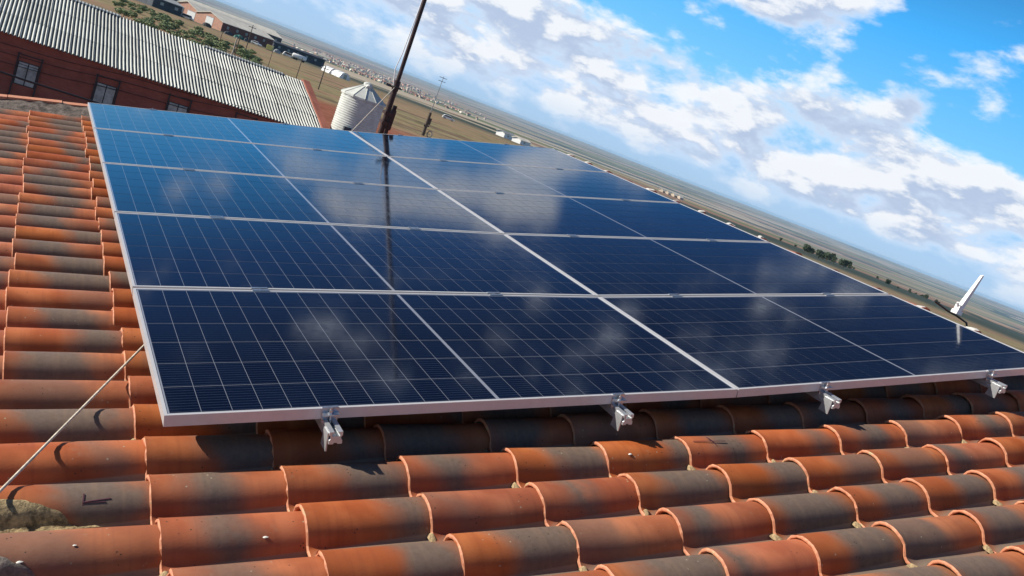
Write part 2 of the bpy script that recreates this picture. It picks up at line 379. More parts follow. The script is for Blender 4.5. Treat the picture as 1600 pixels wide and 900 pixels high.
# haze: one closed box of even thin air
def haze():
    b = MB().box((-22200, -22200, -90), (22200, 22200, 12))
    m = bpy.data.materials.new('air'); m.use_nodes = True; t = m.node_tree; t.nodes.clear()
    pv_ = t.nodes.new('ShaderNodeVolumePrincipled'); pv_.inputs['Color'].default_value = (0.50, 0.76, 1.0, 1); pv_.inputs['Density'].default_value = 0.00005
    ou = t.nodes.new('ShaderNodeOutputMaterial'); t.links.new(pv_.outputs[0], ou.inputs['Volume'])
    tag(b.build('haze', m), kind='stuff')
haze()

# ------------------------------------------------------------------ frames: array (panel) frame and roof tile frame
Z0 = 5.2
A3 = Matrix(((0.97621, -0.0007, -0.21666), (0.0, 1.0, -0.00345), (0.21666, 0.00337, 0.97624)))
ARR = A3.to_4x4(); ARR.translation = (0, 0, Z0)
T3 = Matrix(((1.0, 0.005, 0.0098), (-0.005, 1.0, 0.0012), (-0.0098, -0.0012, 1.0)))
ROOF = T3.to_4x4(); ROOF.translation = (-0.0508, -0.1222, -0.130)
ROOF = ARR @ ROOF                              # x up the slope, y along the roof, z=0 is the crest plane of the tiles
DU, DV = 0.3676, 0.2128

# ------------------------------------------------------------------ tiles
PROF = [(0.080, -0.060), (0.077, -0.044), (0.068, -0.026), (0.052, -0.011), (0.030, -0.002), (0.006, 0.0), (-0.018, -0.003), (-0.040, -0.013),
        (-0.057, -0.029), (-0.067, -0.048), (-0.073, -0.062), (-0.083, -0.069), (-0.110, -0.072), (-0.136, -0.071), (-0.150, -0.064)]
def tile_mesh(seed):
    rg = random.Random(seed); b = MB(); th = 0.013; L = 0.445
    us = [0.0, 0.012, 0.12, 0.26, L]
    lift = [0.003, 0.001, -0.004, -0.010, -0.0175]
    n = len(PROF); nor = []
    for i in range(n):
        a = Vector(PROF[max(i-1, 0)]); c = Vector(PROF[min(i+1, n-1)]); d = (c - a).normalized(); nor.append(Vector((d.y, -d.x)) if True else 0)
    out = []; inn = []
    w = rg.uniform(-0.003, 0.003)
    for u, l in zip(us, lift):
        o = []; q = []
        for (y, z), nn in zip(PROF, nor):
            k = -1 if nn.y > 0 else 1
            zz = z + l + w * math.sin(u * 8) * 0.5
            tp = 1 - 0.065 * max(0, u - 0.26) / (L - 0.26)
            o.append((u, y * tp if y > -0.1 else y * tp, zz))
            up = Vector((nn.x, nn.y)); 
            if up.y < 0: up = -up
            q.append((u, y * tp - up.x * th * 0.8, zz - max(up.y, 0.25) * th))
        out.append(o); inn.append(q)
    vs = [p for o in out for p in o]; fs = []
    for i in range(len(us) - 1):
        for k in range(n - 1): fs.append((i*n+k, i*n+k+1, (i+1)*n+k+1, (i+1)*n+k))
    b.add(vs, fs, 0, True)
    b.add([p for q in inn for p in q], fs, 0, True)
    # nicked edge
    for k in range(n):
        nick = 0.0022 * noise.noise(Vector((k * 0.9, seed * 7.3, 0))) + (0.005 if rg.random() < 0.09 else 0)
        out[0][k] = (out[0][k][0] + nick, out[0][k][1], out[0][k][2] - (0.002 if nick > 0.004 else 0)); inn[0][k] = (inn[0][k][0] + nick, *inn[0][k][1:])
    # worn lower rim with a rounded lip, upper end, and both long edges
    lip = [(a[0] - 0.004, y + (a[1] - y) * 0.35, z + (a[2] - z) * 0.35) for (_, y, z), a in zip(out[0], inn[0])]
    lip2 = [(a[0] - 0.004, y + (a[1] - y) * 0.7, z + (a[2] - z) * 0.7) for (_, y, z), a in zip(out[0], inn[0])]
    vs = out[0] + lip + lip2 + inn[0]
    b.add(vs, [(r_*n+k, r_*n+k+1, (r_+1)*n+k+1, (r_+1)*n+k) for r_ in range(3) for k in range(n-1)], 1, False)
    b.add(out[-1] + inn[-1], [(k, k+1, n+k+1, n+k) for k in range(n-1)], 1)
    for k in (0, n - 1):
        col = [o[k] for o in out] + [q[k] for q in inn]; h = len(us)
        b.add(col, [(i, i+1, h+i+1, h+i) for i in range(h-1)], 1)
    return b
house = empty('house', loc=(0, 0, 0))
tag(house, 'low house under an orange barrel tile roof, the one the solar panels stand on', 'house')
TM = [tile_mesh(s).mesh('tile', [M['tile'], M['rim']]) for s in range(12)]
JU = {0: 0.004, 1: 0.0, 2: -0.005, 3: -0.008, 4: -0.018, 5: -0.020, 6: -0.010, 7: 0.010, 8: 0.022, 9: 0.034, 10: 0.034, 11: 0.03}
rg = random.Random(11)
hidden = MB()
for j in range(-7, 12):
    for k in range(-14, 27):
        u = j * DU + JU.get(j, 0) + rg.uniform(-0.010, 0.010); v = k * DV + rg.uniform(-0.003, 0.003)
        if j == 0: u += 0.012 - 0.028 * max(0, min(1, k / 9))
        rot = Matrix.Rotation(rg.uniform(-0.016, 0.016), 4, 'Z') @ Matrix.Rotation(rg.uniform(-0.008, 0.008), 4, 'Y')
        mt = Matrix.Translation((u, v, rg.uniform(-0.002, 0.002))) @ rot
        vis = (-3 <= j <= 0 and k >= -4) or (k <= 3 and k >= -6 and j > 0) or (-3 <= j and -6 <= k < -4)
        if vis:
            link('tile', TM[rg.randrange(12)], house, ROOF @ mt)
        else:
            tb = hidden_src = TM[0]
            base = len(hidden.v)
            for vv in tb.vertices: hidden.v.append(tuple(ROOF @ mt @ vv.co))
            for p in tb.polygons: hidden.f.append([base + q for q in p.vertices]); hidden.m.append(p.material_index); hidden.smooth.append(p.use_smooth)
CRM = []
for s_ in range(4):
    rq = random.Random(90 + s_); b = MB(); n = 9; vs = [(0, 0, 0.010)]
    for rr, zz in ((0.55, 0.007), (1.0, -0.004)):
        for k in range(n):
            a = 2 * math.pi * k / n; q = rr * rq.uniform(0.8, 1.15); vs.append((0.012 * q * math.cos(a), 0.030 * q * math.sin(a), zz * rq.uniform(0.7, 1.2)))
    b.add(vs, [(0, 1+k, 1+(k+1) % n) for k in range(n)] + [(1+k, 1+n+k, 1+n+(k+1) % n, 1+(k+1) % n) for k in range(n)], 0, True)
    CRM.append(b.mesh('mortar_crumb', M['crumb']))
rq = random.Random(17)
for j in range(-1, 12):
    for k in range(-6, 2 if j > 0 else 9):
        if rq.random() < 0.25: continue
        u = j * DU + JU.get(j, 0) + (0.012 - 0.028 * max(0, min(1, k / 9)) if j == 0 else 0)
        link('mortar_crumb', CRM[rq.randrange(4)], house, ROOF @ Matrix.Translation((u - rq.uniform(-0.004, 0.012), k * DV - rq.uniform(0.085, 0.125), -0.070)) @ Matrix.Rotation(rq.uniform(-0.4, 0.4), 4, 'Z'))
me = bpy.data.meshes.new('roof_tiles'); me.from_pydata(hidden.v, [], hidden.f); me.materials.append(M['tile']); me.materials.append(M['rim'])
for p, mi, sm in zip(me.polygons, hidden.m, hidden.smooth): p.material_index = mi; p.use_smooth = sm
tag(link('roof_tiles', me, house), kind='stuff')
# deck, mortar bed in the pans, walls
u0, u1, v0, v1 = -7*DU + 0.12, 12.1*DU, -15*DV, 5.62
def rmesh(b):                                    # shape given in roof coordinates
    b.v = [tuple(ROOF @ Vector(p)) for p in b.v]; return b
rmesh(MB().box((u0, v0, -0.19), (u1, v1 + 0.30, -0.11))).build('roof_deck', M['mortar'], house)
rp = lambda u, v, z: ROOF @ Vector((u, v, z))
e0 = rp(u0 + 0.3, 0, -0.19); e1 = rp(u1, 0, -0.19)
ridge_x = e1.x
wy0 = v0 + 0.1; wy1 = rp(0, v1 + 0.2, 0).y
wb = MB()
prof = [(e0.x, -2.5), (2*ridge_x - e0.x, -2.5), (2*ridge_x - e0.x, e0.z), (ridge_x, e1.z), (e0.x, e0.z)]
wb.prism(prof, wy0, wy1, 1).build('wall', M['plaster'], house)
# other slope beyond the ridge, plain mortar bedded tiles (unseen side)
b = MB(); s0 = Vector((ridge_x, 0, e1.z + 0.01)); s1 = Vector((2*ridge_x - e0.x + 0.3, 0, e0.z - 0.05))
b.add([(s0.x, wy0-0.1, s0.z), (s1.x, wy0-0.1, s1.z), (s1.x, wy1+0.1, s1.z), (s0.x, wy1+0.1, s0.z), (s0.x, wy0-0.1, s0.z+0.11), (s1.x, wy0-0.1, s1.z+0.11), (s1.x, wy1+0.1, s1.z+0.11), (s0.x, wy1+0.1, s0.z+0.11)],
      ((0,1,2,3),(7,6,5,4),(0,4,5,1),(1,5,6,2),(2,6,7,3),(3,7,4,0)))
b.build('rear_slope', M['tile'], house)
# ridge: a row of half round tiles across the top, bedded in white mortar
def ridge_mesh():
    b = MB(); n = 9; L = 0.42; rows = []
    for u, rr, zz in ((0, 0.088, 0.012), (0.02, 0.085, 0.008), (L, 0.074, -0.004)):
        rows.append([(rr * math.cos(math.pi * k / n), u, zz + rr * math.sin(math.pi * k / n)) for k in range(n + 1)])
    vs = [p for r_ in rows for p in r_]; b.add(vs, [(i*(n+1)+k, i*(n+1)+k+1, (i+1)*(n+1)+k+1, (i+1)*(n+1)+k) for i in range(2) for k in range(n)], 0, True)
    inner = [(x * 0.86, y, zz * 0.86) for x, y, zz in rows[0]]
    b.add(rows[0] + inner, [(k, k+1, n+1+k+1, n+1+k) for k in range(n)], 0)
    return b.mesh('ridge_tile', [M['terra_dome']])
RM = ridge_mesh(); rg = random.Random(3)
for i in range(-8, 16):
    v = i * 0.36
    o = link('ridge_tile', RM, house, ROOF @ Matrix.Translation((12.06 * DU + rg.uniform(-0.008, 0.008), v, 0.026 + rg.uniform(0.0, 0.010))) @ Matrix.Rotation(rg.uniform(-0.03, 0.03), 4, 'Z'))
    if rg.random() < 0.6:
        mb = MB(); nn = 10
        jw = rg.uniform(0.4, 1.0); pts = [(0.094 * math.cos(math.pi * k / nn), 0, 0.004 + (0.092 + jw * 0.008 + rg.uniform(-0.002, 0.012)) * math.sin(math.pi * k / nn)) for k in range(nn + 1)]
        vs = []
        for x, y, z in pts: vs += [(x, -0.03 * jw + rg.uniform(-.01, .01), z * 0.98), (x * 1.02, 0.0, z + 0.003), (x, 0.035 * jw + rg.uniform(-.015, .015), z * 0.98)]
        mb.add(vs, [(3*k+q, 3*k+q+1, 3*k+q+4, 3*k+q+3) for k in range(nn) for q in range(2)], 0, True)
        link('mortar_joint', mb.mesh('mortar_joint', M['white_mortar']), house, ROOF @ Matrix.Translation((12.06 * DU, v + 0.02, 0.030)))
# verge at the far gable: rough mortar bed and thin edge tiles standing proud
vb = MB(); nx, ny = 150, 9
for i in range(nx + 1):
    for k in range(ny + 1):
        u = u0 + (u1 - u0) * i / nx; v = 5.47 + 0.29 * k / ny
        z = -0.050 + 0.095 * (k / ny) + 0.020 * noise.noise(Vector((u * 14, v * 14, 0))) + 0.010 * noise.noise(Vector((u * 40, v * 40, 5)))
        if k == 0: z = -0.11
        vb.v.append(tuple(ROOF @ Vector((u, v, z))))
for i in range(nx):
    for k in range(ny): vb.f.append([i*(ny+1)+k, i*(ny+1)+k+1, (i+1)*(ny+1)+k+1, (i+1)*(ny+1)+k]); vb.m.append(0); vb.smooth.append(True)
me = vb.mesh('verge_mortar', M['mortar_dark']); 
link('verge_mortar', me, house)
rg = random.Random(5)
for i in range(18):
    ua = u0 + i * 0.385; ub = ua + 0.38
    if ua > u1: break
    b = MB().box((ua, 5.75, -0.10), (min(ub, u1), 5.86, 0.052 + rg.uniform(-0.004, 0.004)))
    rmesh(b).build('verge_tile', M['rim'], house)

# ------------------------------------------------------------------ things lying on the tiles
def patch(name, label, cat, pts, amp, matn, seed, grid=46):
    """a lumpy mortar deposit: outline in roof coordinates, thickness falling off to its edge"""
    cxm = sum(p[0] for p in pts) / len(pts); cym = sum(p[1] for p in pts) / len(pts)
    b = MB(); rings = 14; n = len(pts) * 6; P2 = []
    for i in range(n):
        a = i / 6; i0 = int(a); f = a - i0; p, q = pts[i0 % len(pts)], pts[(i0 + 1) % len(pts)]
        P2.append((p[0] + (q[0]-p[0]) * f, p[1] + (q[1]-p[1]) * f))
    def surf(v):                       # height of the tile surface under it
        kk = round((v) / DV); y = v - kk * DV
        if y < -0.150 + 0.0: y += DV
        best = -0.075
        for (a, za), (c, zc_) in zip(PROF, PROF[1:]):
            if c <= y <= a: best = za + (zc_ - za) * (a - y) / (a - c)
        return best
    vs = [(cxm, cym, surf(cym) + amp)]
    for r_ in range(1, rings + 1):
        t = r_ / rings
        for (x, y) in P2:
            X = cxm + (x - cxm) * t; Y = cym + (y - cym) * t
            nz = noise.noise(Vector((X * 30, Y * 30, seed))); n2 = noise.noise(Vector((X * 90, Y * 90, seed)))
            if t > 0.85: X += 0.006 * n2; Y += 0.006 * nz
            h = amp * (1 - t ** 3) * (0.9 + 0.6 * nz + 0.35 * n2) - (0.006 if r_ == rings else 0)
            vs.append((X, Y, surf(Y) + h))
    fs = [(0, 1 + (i + 1) % n, 1 + i) for i in range(n)]
    for r_ in range(rings - 1):
        a = 1 + r_ * n
        for i in range(n): fs.append((a+i, a+(i+1) % n, a+n+(i+1) % n, a+n+i))
    b.add(vs, fs, 0, True); o = rmesh(b).build(name, matn)
    return tag(o, label, cat)
patch('mortar_patch', 'large mossy lump of old mortar spread over the tiles at lower left', 'mortar',
      [(-0.62, -0.155), (-0.62, -0.010), (-0.45, -0.010), (-0.33, -0.016), (-0.25, -0.038), (-0.19, -0.062), (-0.10, -0.118), (-0.085, -0.135), (-0.12, -0.150), (-0.25, -0.150), (-0.40, -0.152)], 0.008, M['moss'], 1)
patch('mortar_patch', 'smaller grey lump of mortar in the bottom left corner', 'mortar',
      [(-0.6, -0.37), (-0.6, -0.225), (-0.42, -0.235), (-0.32, -0.250), (-0.26, -0.275), (-0.22, -0.31), (-0.24, -0.345), (-0.33, -0.365), (-0.45, -0.37)], 0.012, M['mortar'], 9)

def on_tile(u, y, k):                   # point on row k at across-offset y
    z = 0
    for (a, za), (c, zc_) in zip(PROF, PROF[1:]):
        if c <= y <= a: z = za + (zc_ - za) * (a - y) / (a - c)
    return (u, k * DV + y, z + 0.0012 - 0.035 * ((u / DU) % 1) * DU)
def ribbon(name, lines, w, mt):
    b = MB()
    for ln in lines:
        pts = [Vector(p) for p in ln]
        for p, q in zip(pts, pts[1:]):
            d = (q - p).normalized(); s_ = d.cross(Vector((0, 0, 1))).normalized() * w / 2
            up = Vector((0, 0, 0.0012)); b.add([p - s_, p + s_, q + s_, q - s_, p - s_ + up, p + s_ + up, q + s_ + up, q - s_ + up],
                  ((0,1,2,3),(7,6,5,4),(0,4,5,1),(1,5,6,2),(2,6,7,3),(3,7,4,0)))
    return rmesh(b).build(name, mt)
def seg(u_a, y_a, u_b, y_b, k, n=5): return [on_tile(u_a + (u_b-u_a)*i/n, y_a + (y_b-y_a)*i/n, k) for i in range(n+1)]
tag(ribbon('arrow_mark', [seg(-0.150, -0.020, -0.153, -0.048, 0), seg(-0.153, -0.042, -0.088, -0.036, 0), seg(-0.153, -0.043, -0.10, -0.043, 0)], 0.0035, M['ink']),
    'dark purple marker arrow drawn on a tile, pointing left', 'mark')
tag(ribbon('crack_mark', [seg(1.83+0.02, -0.012, 1.83+0.17, -0.018, 0), seg(1.83+0.10, 0.010, 1.83+0.115, -0.030, 0)], 0.003, M['ink']),
    'thin dark cross shaped mark on a front row tile', 'mark')
rg = random.Random(21)
DROP = [('white bird dropping on the front row tile left of the dark cross mark', 1.554, -0.040, 0, 0.009), ('white smear of droppings low in the pan near the bottom centre', 1.52, -0.12, -2, 0.03),
        ('pale pebble wedged in the tile pan at the right edge, second row', 3.33, -0.12, 0, 0.014), ('pale pebble in the tile pan at right, third row', 2.76, -0.12, -2, 0.016),
        ('white speck stuck to the tile beside the mortar lump', -0.176, -0.025, -1, 0.004), ('white dropping on the lowest tile at far left', -0.289, -0.050, -1, 0.008),
        ('white dropping on the grey tile below the first rail', 0.264, -0.050, -1, 0.007), ('tiny pale chip in the pan at bottom right', 2.45, -0.12, -3, 0.010)]
for lab, u, y, k, s_ in DROP:
    b = MB(); n = 9; p = Vector(on_tile(u, y, k)); vs = [p + Vector((0, 0, s_ * (0.35 if s_ > 0.012 else 0.15)))]
    for r_ in (0.55, 1.0):
        for i in range(n):
            a = 2 * math.pi * i / n; q = s_ * r_ * rg.uniform(0.75, 1.2); vs.append(p + Vector((q * math.cos(a), q * 0.6 * math.sin(a), (0.12 if r_ < 1 else -0.1) * s_)))
    b.add(vs, [(0, 1+i, 1+(i+1) % n) for i in range(n)] + [(1+i, 1+n+i, 1+n+(i+1) % n, 1+(i+1) % n) for i in range(n)], 0, True)
    tag(rmesh(b).build('pebble' if 'pebble' in lab or 'chip' in lab else 'dropping', M['droppings']), lab, 'pebble' if 'pebble' in lab or 'chip' in lab else 'dropping')

# ------------------------------------------------------------------ solar array
PW, PH, GX, GY, FT = 2.098, 1.038, 0.004, 0.020, 0.035
SAG = 0.024; UM = PW + GX / 2
sag = lambda u: -SAG * (1 - abs(u - UM) / UM)
def frame_mesh():
    b = MB(); w = 0.0095; t = 0.0016
    b.box((0, 0, -FT), (PW, w, 0)); b.box((0, PH - w, -FT), (PW, PH, 0))
    b.box((0, w, -FT), (w, PH - w, 0)); b.box((PW - w, w, -FT), (PW, PH - w, 0))
    # lower inward flange
    b.box((w, w, -FT), (PW - w, w + 0.02, -FT + 0.002)); b.box((w, PH - w - 0.02, -FT), (PW - w, PH - w, -FT + 0.002))
    return b.mesh('frame', M['alu'])
FRM = frame_mesh()
SHM = MB().box((0.0096, 0.0096, -0.007), (PW - 0.0096, PH - 0.0096, -0.0020)).mesh('backsheet', M['sheet'])
CW, CH = 0.08565, 0.1680                      # half cells, 24 x 6
def cell_mesh(): 
    a, b_ = CW - 0.0021, CH - 0.0040
    return MB().box((0, 0, -0.0006), (a, b_, 0)).mesh('solar_cell', M['cell'])
CLM = cell_mesh()
def cell_spots():
    out = []; m0 = (PH - 6 * CH) / 2
    x0 = 0.0096 + 0.0055
    for c in range(24):
        x = x0 + c * CW + (0.0120 if c >= 12 else 0)
        for r_ in range(6): out.append((x + 0.00105, m0 + r_ * CH + 0.0020))
    return out
CS = cell_spots()
colname = ['left', 'right']; rown = ['front', 'second', 'middle', 'fourth', 'far']
refl = {(0, 0): 'bottom left corner panel of the array, front row, above the first two rail ends', (1, 0): 'bottom right panel of the array, front row, above the two right rail ends',
        (0, 1): 'second row panel on the left half of the array, one above the corner panel', (1, 1): 'second row panel on the right half, with the third cloud reflection',
        (0, 2): 'middle row panel on the left half of the array', (1, 2): 'middle row panel on the right half of the array',
        (0, 3): 'fourth row panel on the left half, brighter blue', (1, 3): 'fourth row panel on the right half, crossed by the grey cloud reflection',
        (0, 4): 'farthest panel on the left, bright blue, next to the mossy gable edge', (1, 4): 'farthest panel on the right, beneath the rusty mast and its reflection'}
refl[(1, 1)] = 'second row panel on the right half of the array, by the ridge'
th = math.atan2(SAG, UM)
for c in range(2):
    for r_ in range(5):
        x = c * (PW + GX); y = r_ * (PH + GY)
        loc = Matrix.Translation((x, y, sag(x) if c else 0)) @ Matrix.Rotation(th if c == 0 else -th, 4, 'Y')
        root = empty('solar_panel', mat=ARR @ loc)
        tag(root, refl[(c, r_)], 'solar panel', 'solar panels of the roof array')
        link('frame', FRM, root); link('backsheet', SHM, root)
        for (a, b_) in CS: link('solar_cell', CLM, root, Matrix.Translation((a, b_, -0.0012)))

# rails with clamps
def rail_profile():
    return [(-0.020, 0.0), (-0.006, 0.0), (-0.006, -0.004), (-0.012, -0.004), (-0.012, -0.015), (0.012, -0.015), (0.012, -0.004), (0.006, -0.004), (0.006, 0.0), (0.020, 0.0),
            (0.020, -0.012), (0.016, -0.016), (0.016, -0.024), (0.020, -0.028), (0.020, -0.040), (0.006, -0.040), (0.006, -0.036), (-0.006, -0.036), (-0.006, -0.040), (-0.020, -0.040), (-0.020, -0.028), (-0.016, -0.024), (-0.016, -0.016), (-0.020, -0.012)]
RL = ['first aluminium rail from the left, its end sticking out under the front frame', 'second aluminium rail from the left, its cut end under the front frame',
      'third aluminium rail from the left, its end under the right half of the array', 'rightmost aluminium rail, its end near the right edge of the picture']
def bolt(b, x, y, z, r_=0.0065, h=0.010):
    b.tube([(x, y, z), (x, y, z + h * 0.6)], r_, 6, 0, True, False); b.tube([(x, y, z + h * 0.6), (x, y, z + h)], r_ * 0.6, 6, 0, True, False)
for i, u in enumerate((0.470, 1.530, 2.575, 3.675)):
    zs = sag(u) - FT - 0.001
    root = empty('mounting_rail', mat=ARR @ Matrix.Translation((u, 0, zs)))
    tag(root, RL[i], 'rail', 'rails under the panels')
    MB().prism(rail_profile(), -0.085, 5.40, 1).build('rail_profile', M['alu_dull'], root)
    for y in (-0.030, PH * 5 + GY * 4 + 0.001 + 0.028):
        s_ = 1 if y < 0 else -1
        e = MB(); ye = -0.0005 if s_ > 0 else y - 0.028 + 0.0005
        e.box((-0.025, min(ye, ye - s_*0.003), -0.012), (0.025, max(ye, ye - s_*0.003), FT + 0.0035))
        e.box((-0.025, min(ye - s_*0.002, ye + s_*0.009), FT + 0.0015), (0.025, max(ye - s_*0.002, ye + s_*0.009), FT + 0.0045))
        e.box((-0.025, min(ye - s_*0.0025, ye - s_*0.026), FT * 0.62), (0.025, max(ye - s_*0.0025, ye - s_*0.026), FT * 0.62 + 0.003))
        c_ = e.build('end_clamp', M['steel'], root)
        q = MB(); bolt(q, 0, ye - s_ * 0.013, FT * 0.62 + 0.003, 0.0065, 0.02); q.tube([(0, ye - s_*0.013, -0.01), (0, ye - s_*0.013, FT * 0.62)], 0.004, 6); q.build('bolt', M['steel'], c_)
    for r_ in range(1, 5):
        yc = r_ * (PH + GY) - GY / 2; e = MB()
        e.box((-0.032, yc - 0.019, FT + 0.0015), (0.032, yc - 0.006, FT + 0.0045)); e.box((-0.032, yc + 0.006, FT + 0.0015), (0.032, yc + 0.019, FT + 0.0045))
        e.box((-0.032, yc - 0.008, FT - 0.010), (0.032, yc + 0.008, FT - 0.007)); e.box((-0.032, yc - 0.0085, FT - 0.010), (0.032, yc - 0.006, FT + 0.003)); e.box((-0.032, yc + 0.006, FT - 0.010), (0.032, yc + 0.0085, FT + 0.003))
        c_ = e.build('mid_clamp', M['steel'], root)
        q = MB(); bolt(q, 0, yc, FT - 0.007, 0.0055, 0.012); q.build('bolt', M['steel'], c_)
    # roof feet: a hanging plate and stud at each support, the first just behind the cut end
    for k, yy in enumerate((-0.078, 1.25, 2.6, 3.9, 5.1)):
        e = MB(); e.box((-0.0245, yy, -0.070), (-0.0205, yy + 0.042, -0.006)); 
        e.v[-8:] = [(x, y + (0.014 if (z < -0.06 and y > yy + 0.04) else (0.006 if z < -0.06 else 0)), z) for x, y, z in e.v[-8:]]
        f_ = e.build('roof_foot', M['alu_dull'], root)
        if k: q = MB(); q.tube([(-0.0225, yy + 0.03, -0.15), (-0.0225, yy + 0.03, -0.07)], 0.005, 6); q.build('stud', M['steel'], f_)

# ------------------------------------------------------------------ mast and its guy rope
mx, my = 2.60, 5.96
root = empty('antenna_mast', loc=(mx, my, 5.0))
tag(root, 'tall rusty brown steel mast rising behind the far edge of the panels', 'mast')
LEAN = Vector((-0.012, 0.0, 1.0))
def mp(h, dx=0, dy=0): return tuple(LEAN * h + Vector((dx, dy, 0)))
MB().tube([mp(-1.2), mp(1.15)], 0.028, 12).build('lower_pole', M['rust'], root)
MB().tube([mp(1.15), mp(3.6)], 0.0205, 12).build('upper_pole', M['rust'], root)
MB().tube([mp(1.10), mp(1.20)], 0.033, 12).build('collar', M['rust'], root)
b = MB(); b.box((0.025, -0.025, 0.72), (0.068, 0.025, 0.92)); b.box((0.03, -0.02, 0.92), (0.060, 0.02, 0.965)); b.box((-0.045, -0.045, 0.76), (0.04, 0.045, 0.79)); b.box((-0.045, -0.045, 0.86), (0.04, 0.045, 0.89))
b.box((0.030, -0.02, 0.64), (0.055, 0.02, 0.72)); b.build('bracket', M['rust'], root)
b = MB(); 
for a in range(14):
    t = 2 * math.pi * a / 14
b.tube([mp(1.135, 0.052*math.cos(2*math.pi*k/14), 0.052*math.sin(2*math.pi*k/14)) for k in range(15)], 0.009, 6, 0, False); b.box((-0.115, -0.012, 1.12), (-0.045, 0.012, 1.145)); b.build('guy_ring', M['iron'], root)
b = MB(); pts = [mp(1.14, -0.04, -0.03), mp(1.30, -0.075, -0.03), mp(1.45, -0.055, -0.03), mp(1.9, -0.032, -0.02), mp(2.8, -0.028, -0.02), mp(3.6, -0.028, -0.02)]
b.tube(pts, 0.0045, 6).build('cable', M['white'], root)
b = MB(); AP = lambda u, v, z: tuple(ARR @ Vector((u, v, z)))
rope_pts = [(mx - 0.03, my - 0.03, 6.14), (2.085, 5.335, 5.632), AP(2.06, 5.27, -0.075), AP(1.2, 3.0, -0.085), AP(0.30, 1.30, -0.10), AP(0.04, 0.80, -0.112), AP(-0.385, -0.13, -0.112), AP(-0.80, -1.02, -0.12), AP(-1.2, -1.9, -0.12)]
b.tube(rope_pts, 0.0040, 8)
tag(b.build('guy_rope', M['rope']), 'pale guy rope running from the mast under the panels, then over the tiles', 'rope')

# ------------------------------------------------------------------ small aerial on the ridge
ab = ARR @ Vector((4.50, 0.80, -0.03))
root = empty('flat_antenna', loc=ab)
tag(root, 'narrow white upright antenna standing beyond the ridge at right', 'antenna')
tilt = Matrix.Rotation(R(9), 4, ROT.col[2])
b = MB(); b.add([tilt @ Vector(p) for p in ((-.017,-.014,.03),(.017,-.014,.03),(.017,.014,.03),(-.017,.014,.03),(-.0065,-.007,.262),(.0065,-.007,.270),(.0065,.007,.270),(-.0065,.007,.262))], ((0,3,2,1),(4,5,6,7),(0,1,5,4),(1,2,6,5),(2,3,7,6),(3,0,4,7))); b.build('panel_body', M['white'], root)
b = MB(); b.box((-0.028, -0.02, 0.0), (0.026, 0.02, 0.022)); b.box((-0.020, -0.016, 0.02), (0.016, 0.016, 0.055)); b.tube([(-0.018, 0, 0.045), (-0.034, 0, 0.066)], 0.007, 6); b.build('bracket', M['white'], root)
b = MB(); b.tube([(-0.20, 0.03, 0.025), (-0.08, 0.0, -0.002), (0.02, 0.0, -0.012), (0.09, -0.03, -0.03), (0.11, -0.05, -0.08), (0.09, -0.05, -0.12)], 0.006, 6).build('cable', M['black'], root)

# ------------------------------------------------------------------ neighbour shed: brick wall, corrugated roof
SY, SE, SX0, SX1 = 46.0, 1.50, -9.0, 15.10
PIT = math.tan(R(15)); RY = 53.4
shed = empty('brick_shed', loc=(0, SY, -2.5))
tag(shed, 'long red brick shed with a pale corrugated roof beyond the gable', 'shed')
zo = SE + 2.5
b = MB(); L2 = (RY - SY)
b.prism([(0.0, 0.0), (2*L2, 0.0), (2*L2, zo - 0.1), (L2, zo - 0.12 + L2 * PIT), (0.0, zo - 0.12)], SX0, SX1 - 0.35, 0).build('wall', M['brick'], shed)
def corrug(x0, x1, y0, y1, z0, z1, pitch=0.177, amp=0.045):
    b = MB(); n = int((x1 - x0) / pitch * 10); th = 0.012; rows = []
    for (y, z) in ((y0, z0), ((y0+y1)/2, (z0+z1)/2 - 0.03), (y1, z1)):
        rows.append([(x0 + pitch * i / 10, y, z + amp * math.cos(2 * math.pi * i / 10)) for i in range(n + 1)])
    m_ = n + 1; vs = [p for r_ in rows for p in r_]
    b.add(vs, [(j*m_+i, j*m_+i+1, (j+1)*m_+i+1, (j+1)*m_+i) for j in range(2) for i in range(n)], 0, True)
    low = [(x, y + 0.001, z - th) for x, y, z in rows[0]]
    b.add(rows[0] + low, [(i, i+1, m_+i+1, m_+i) for i in range(n)], 0)
    return b
# the roof is laid in sheets about one metre wide, every one its own piece
rg = random.Random(8); x = SX0; nsh = 0
ps = 0.177 * 6; slope_len = RY - SY + 0.25
while x < SX1 - 0.40:
    w = min(ps, SX1 - 0.42 - x); w = round(w / 0.177) * 0.177
    if w <= 0.1: break
    for s_ in range(3):
        ya = -0.30 + s_ * (slope_len / 3) - (0.10 if s_ else 0); yb_ = -0.30 + (s_ + 1) * (slope_len / 3)
        za = zo + ya * PIT + (0.016 if s_ else 0); zb_ = zo + yb_ * PIT
        dz = rg.uniform(-0.006, 0.006)
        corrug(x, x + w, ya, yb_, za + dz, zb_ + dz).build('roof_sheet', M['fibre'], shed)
    x += w
zr = zo + L2 * PIT
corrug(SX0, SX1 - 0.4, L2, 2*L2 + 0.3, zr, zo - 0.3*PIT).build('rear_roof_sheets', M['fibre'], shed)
for xa, xb in ((SX0, 3.9), (8.6, 13.4)):
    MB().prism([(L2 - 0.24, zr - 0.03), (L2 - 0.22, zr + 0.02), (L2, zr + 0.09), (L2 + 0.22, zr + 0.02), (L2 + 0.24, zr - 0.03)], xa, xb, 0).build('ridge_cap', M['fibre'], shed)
b = MB(); b.prism([(-0.30, zo - 0.10 - 0.3*PIT), (L2, zr - 0.06), (2*L2 + 0.3, zo - 0.1 - 0.3*PIT), (2*L2 + 0.3, zo + 0.10), (L2, zr + 0.13), (-0.30, zo + 0.12 - 0.3*PIT)], SX1 - 0.42, SX1, 0).build('gable_coping', M['brick'], shed)
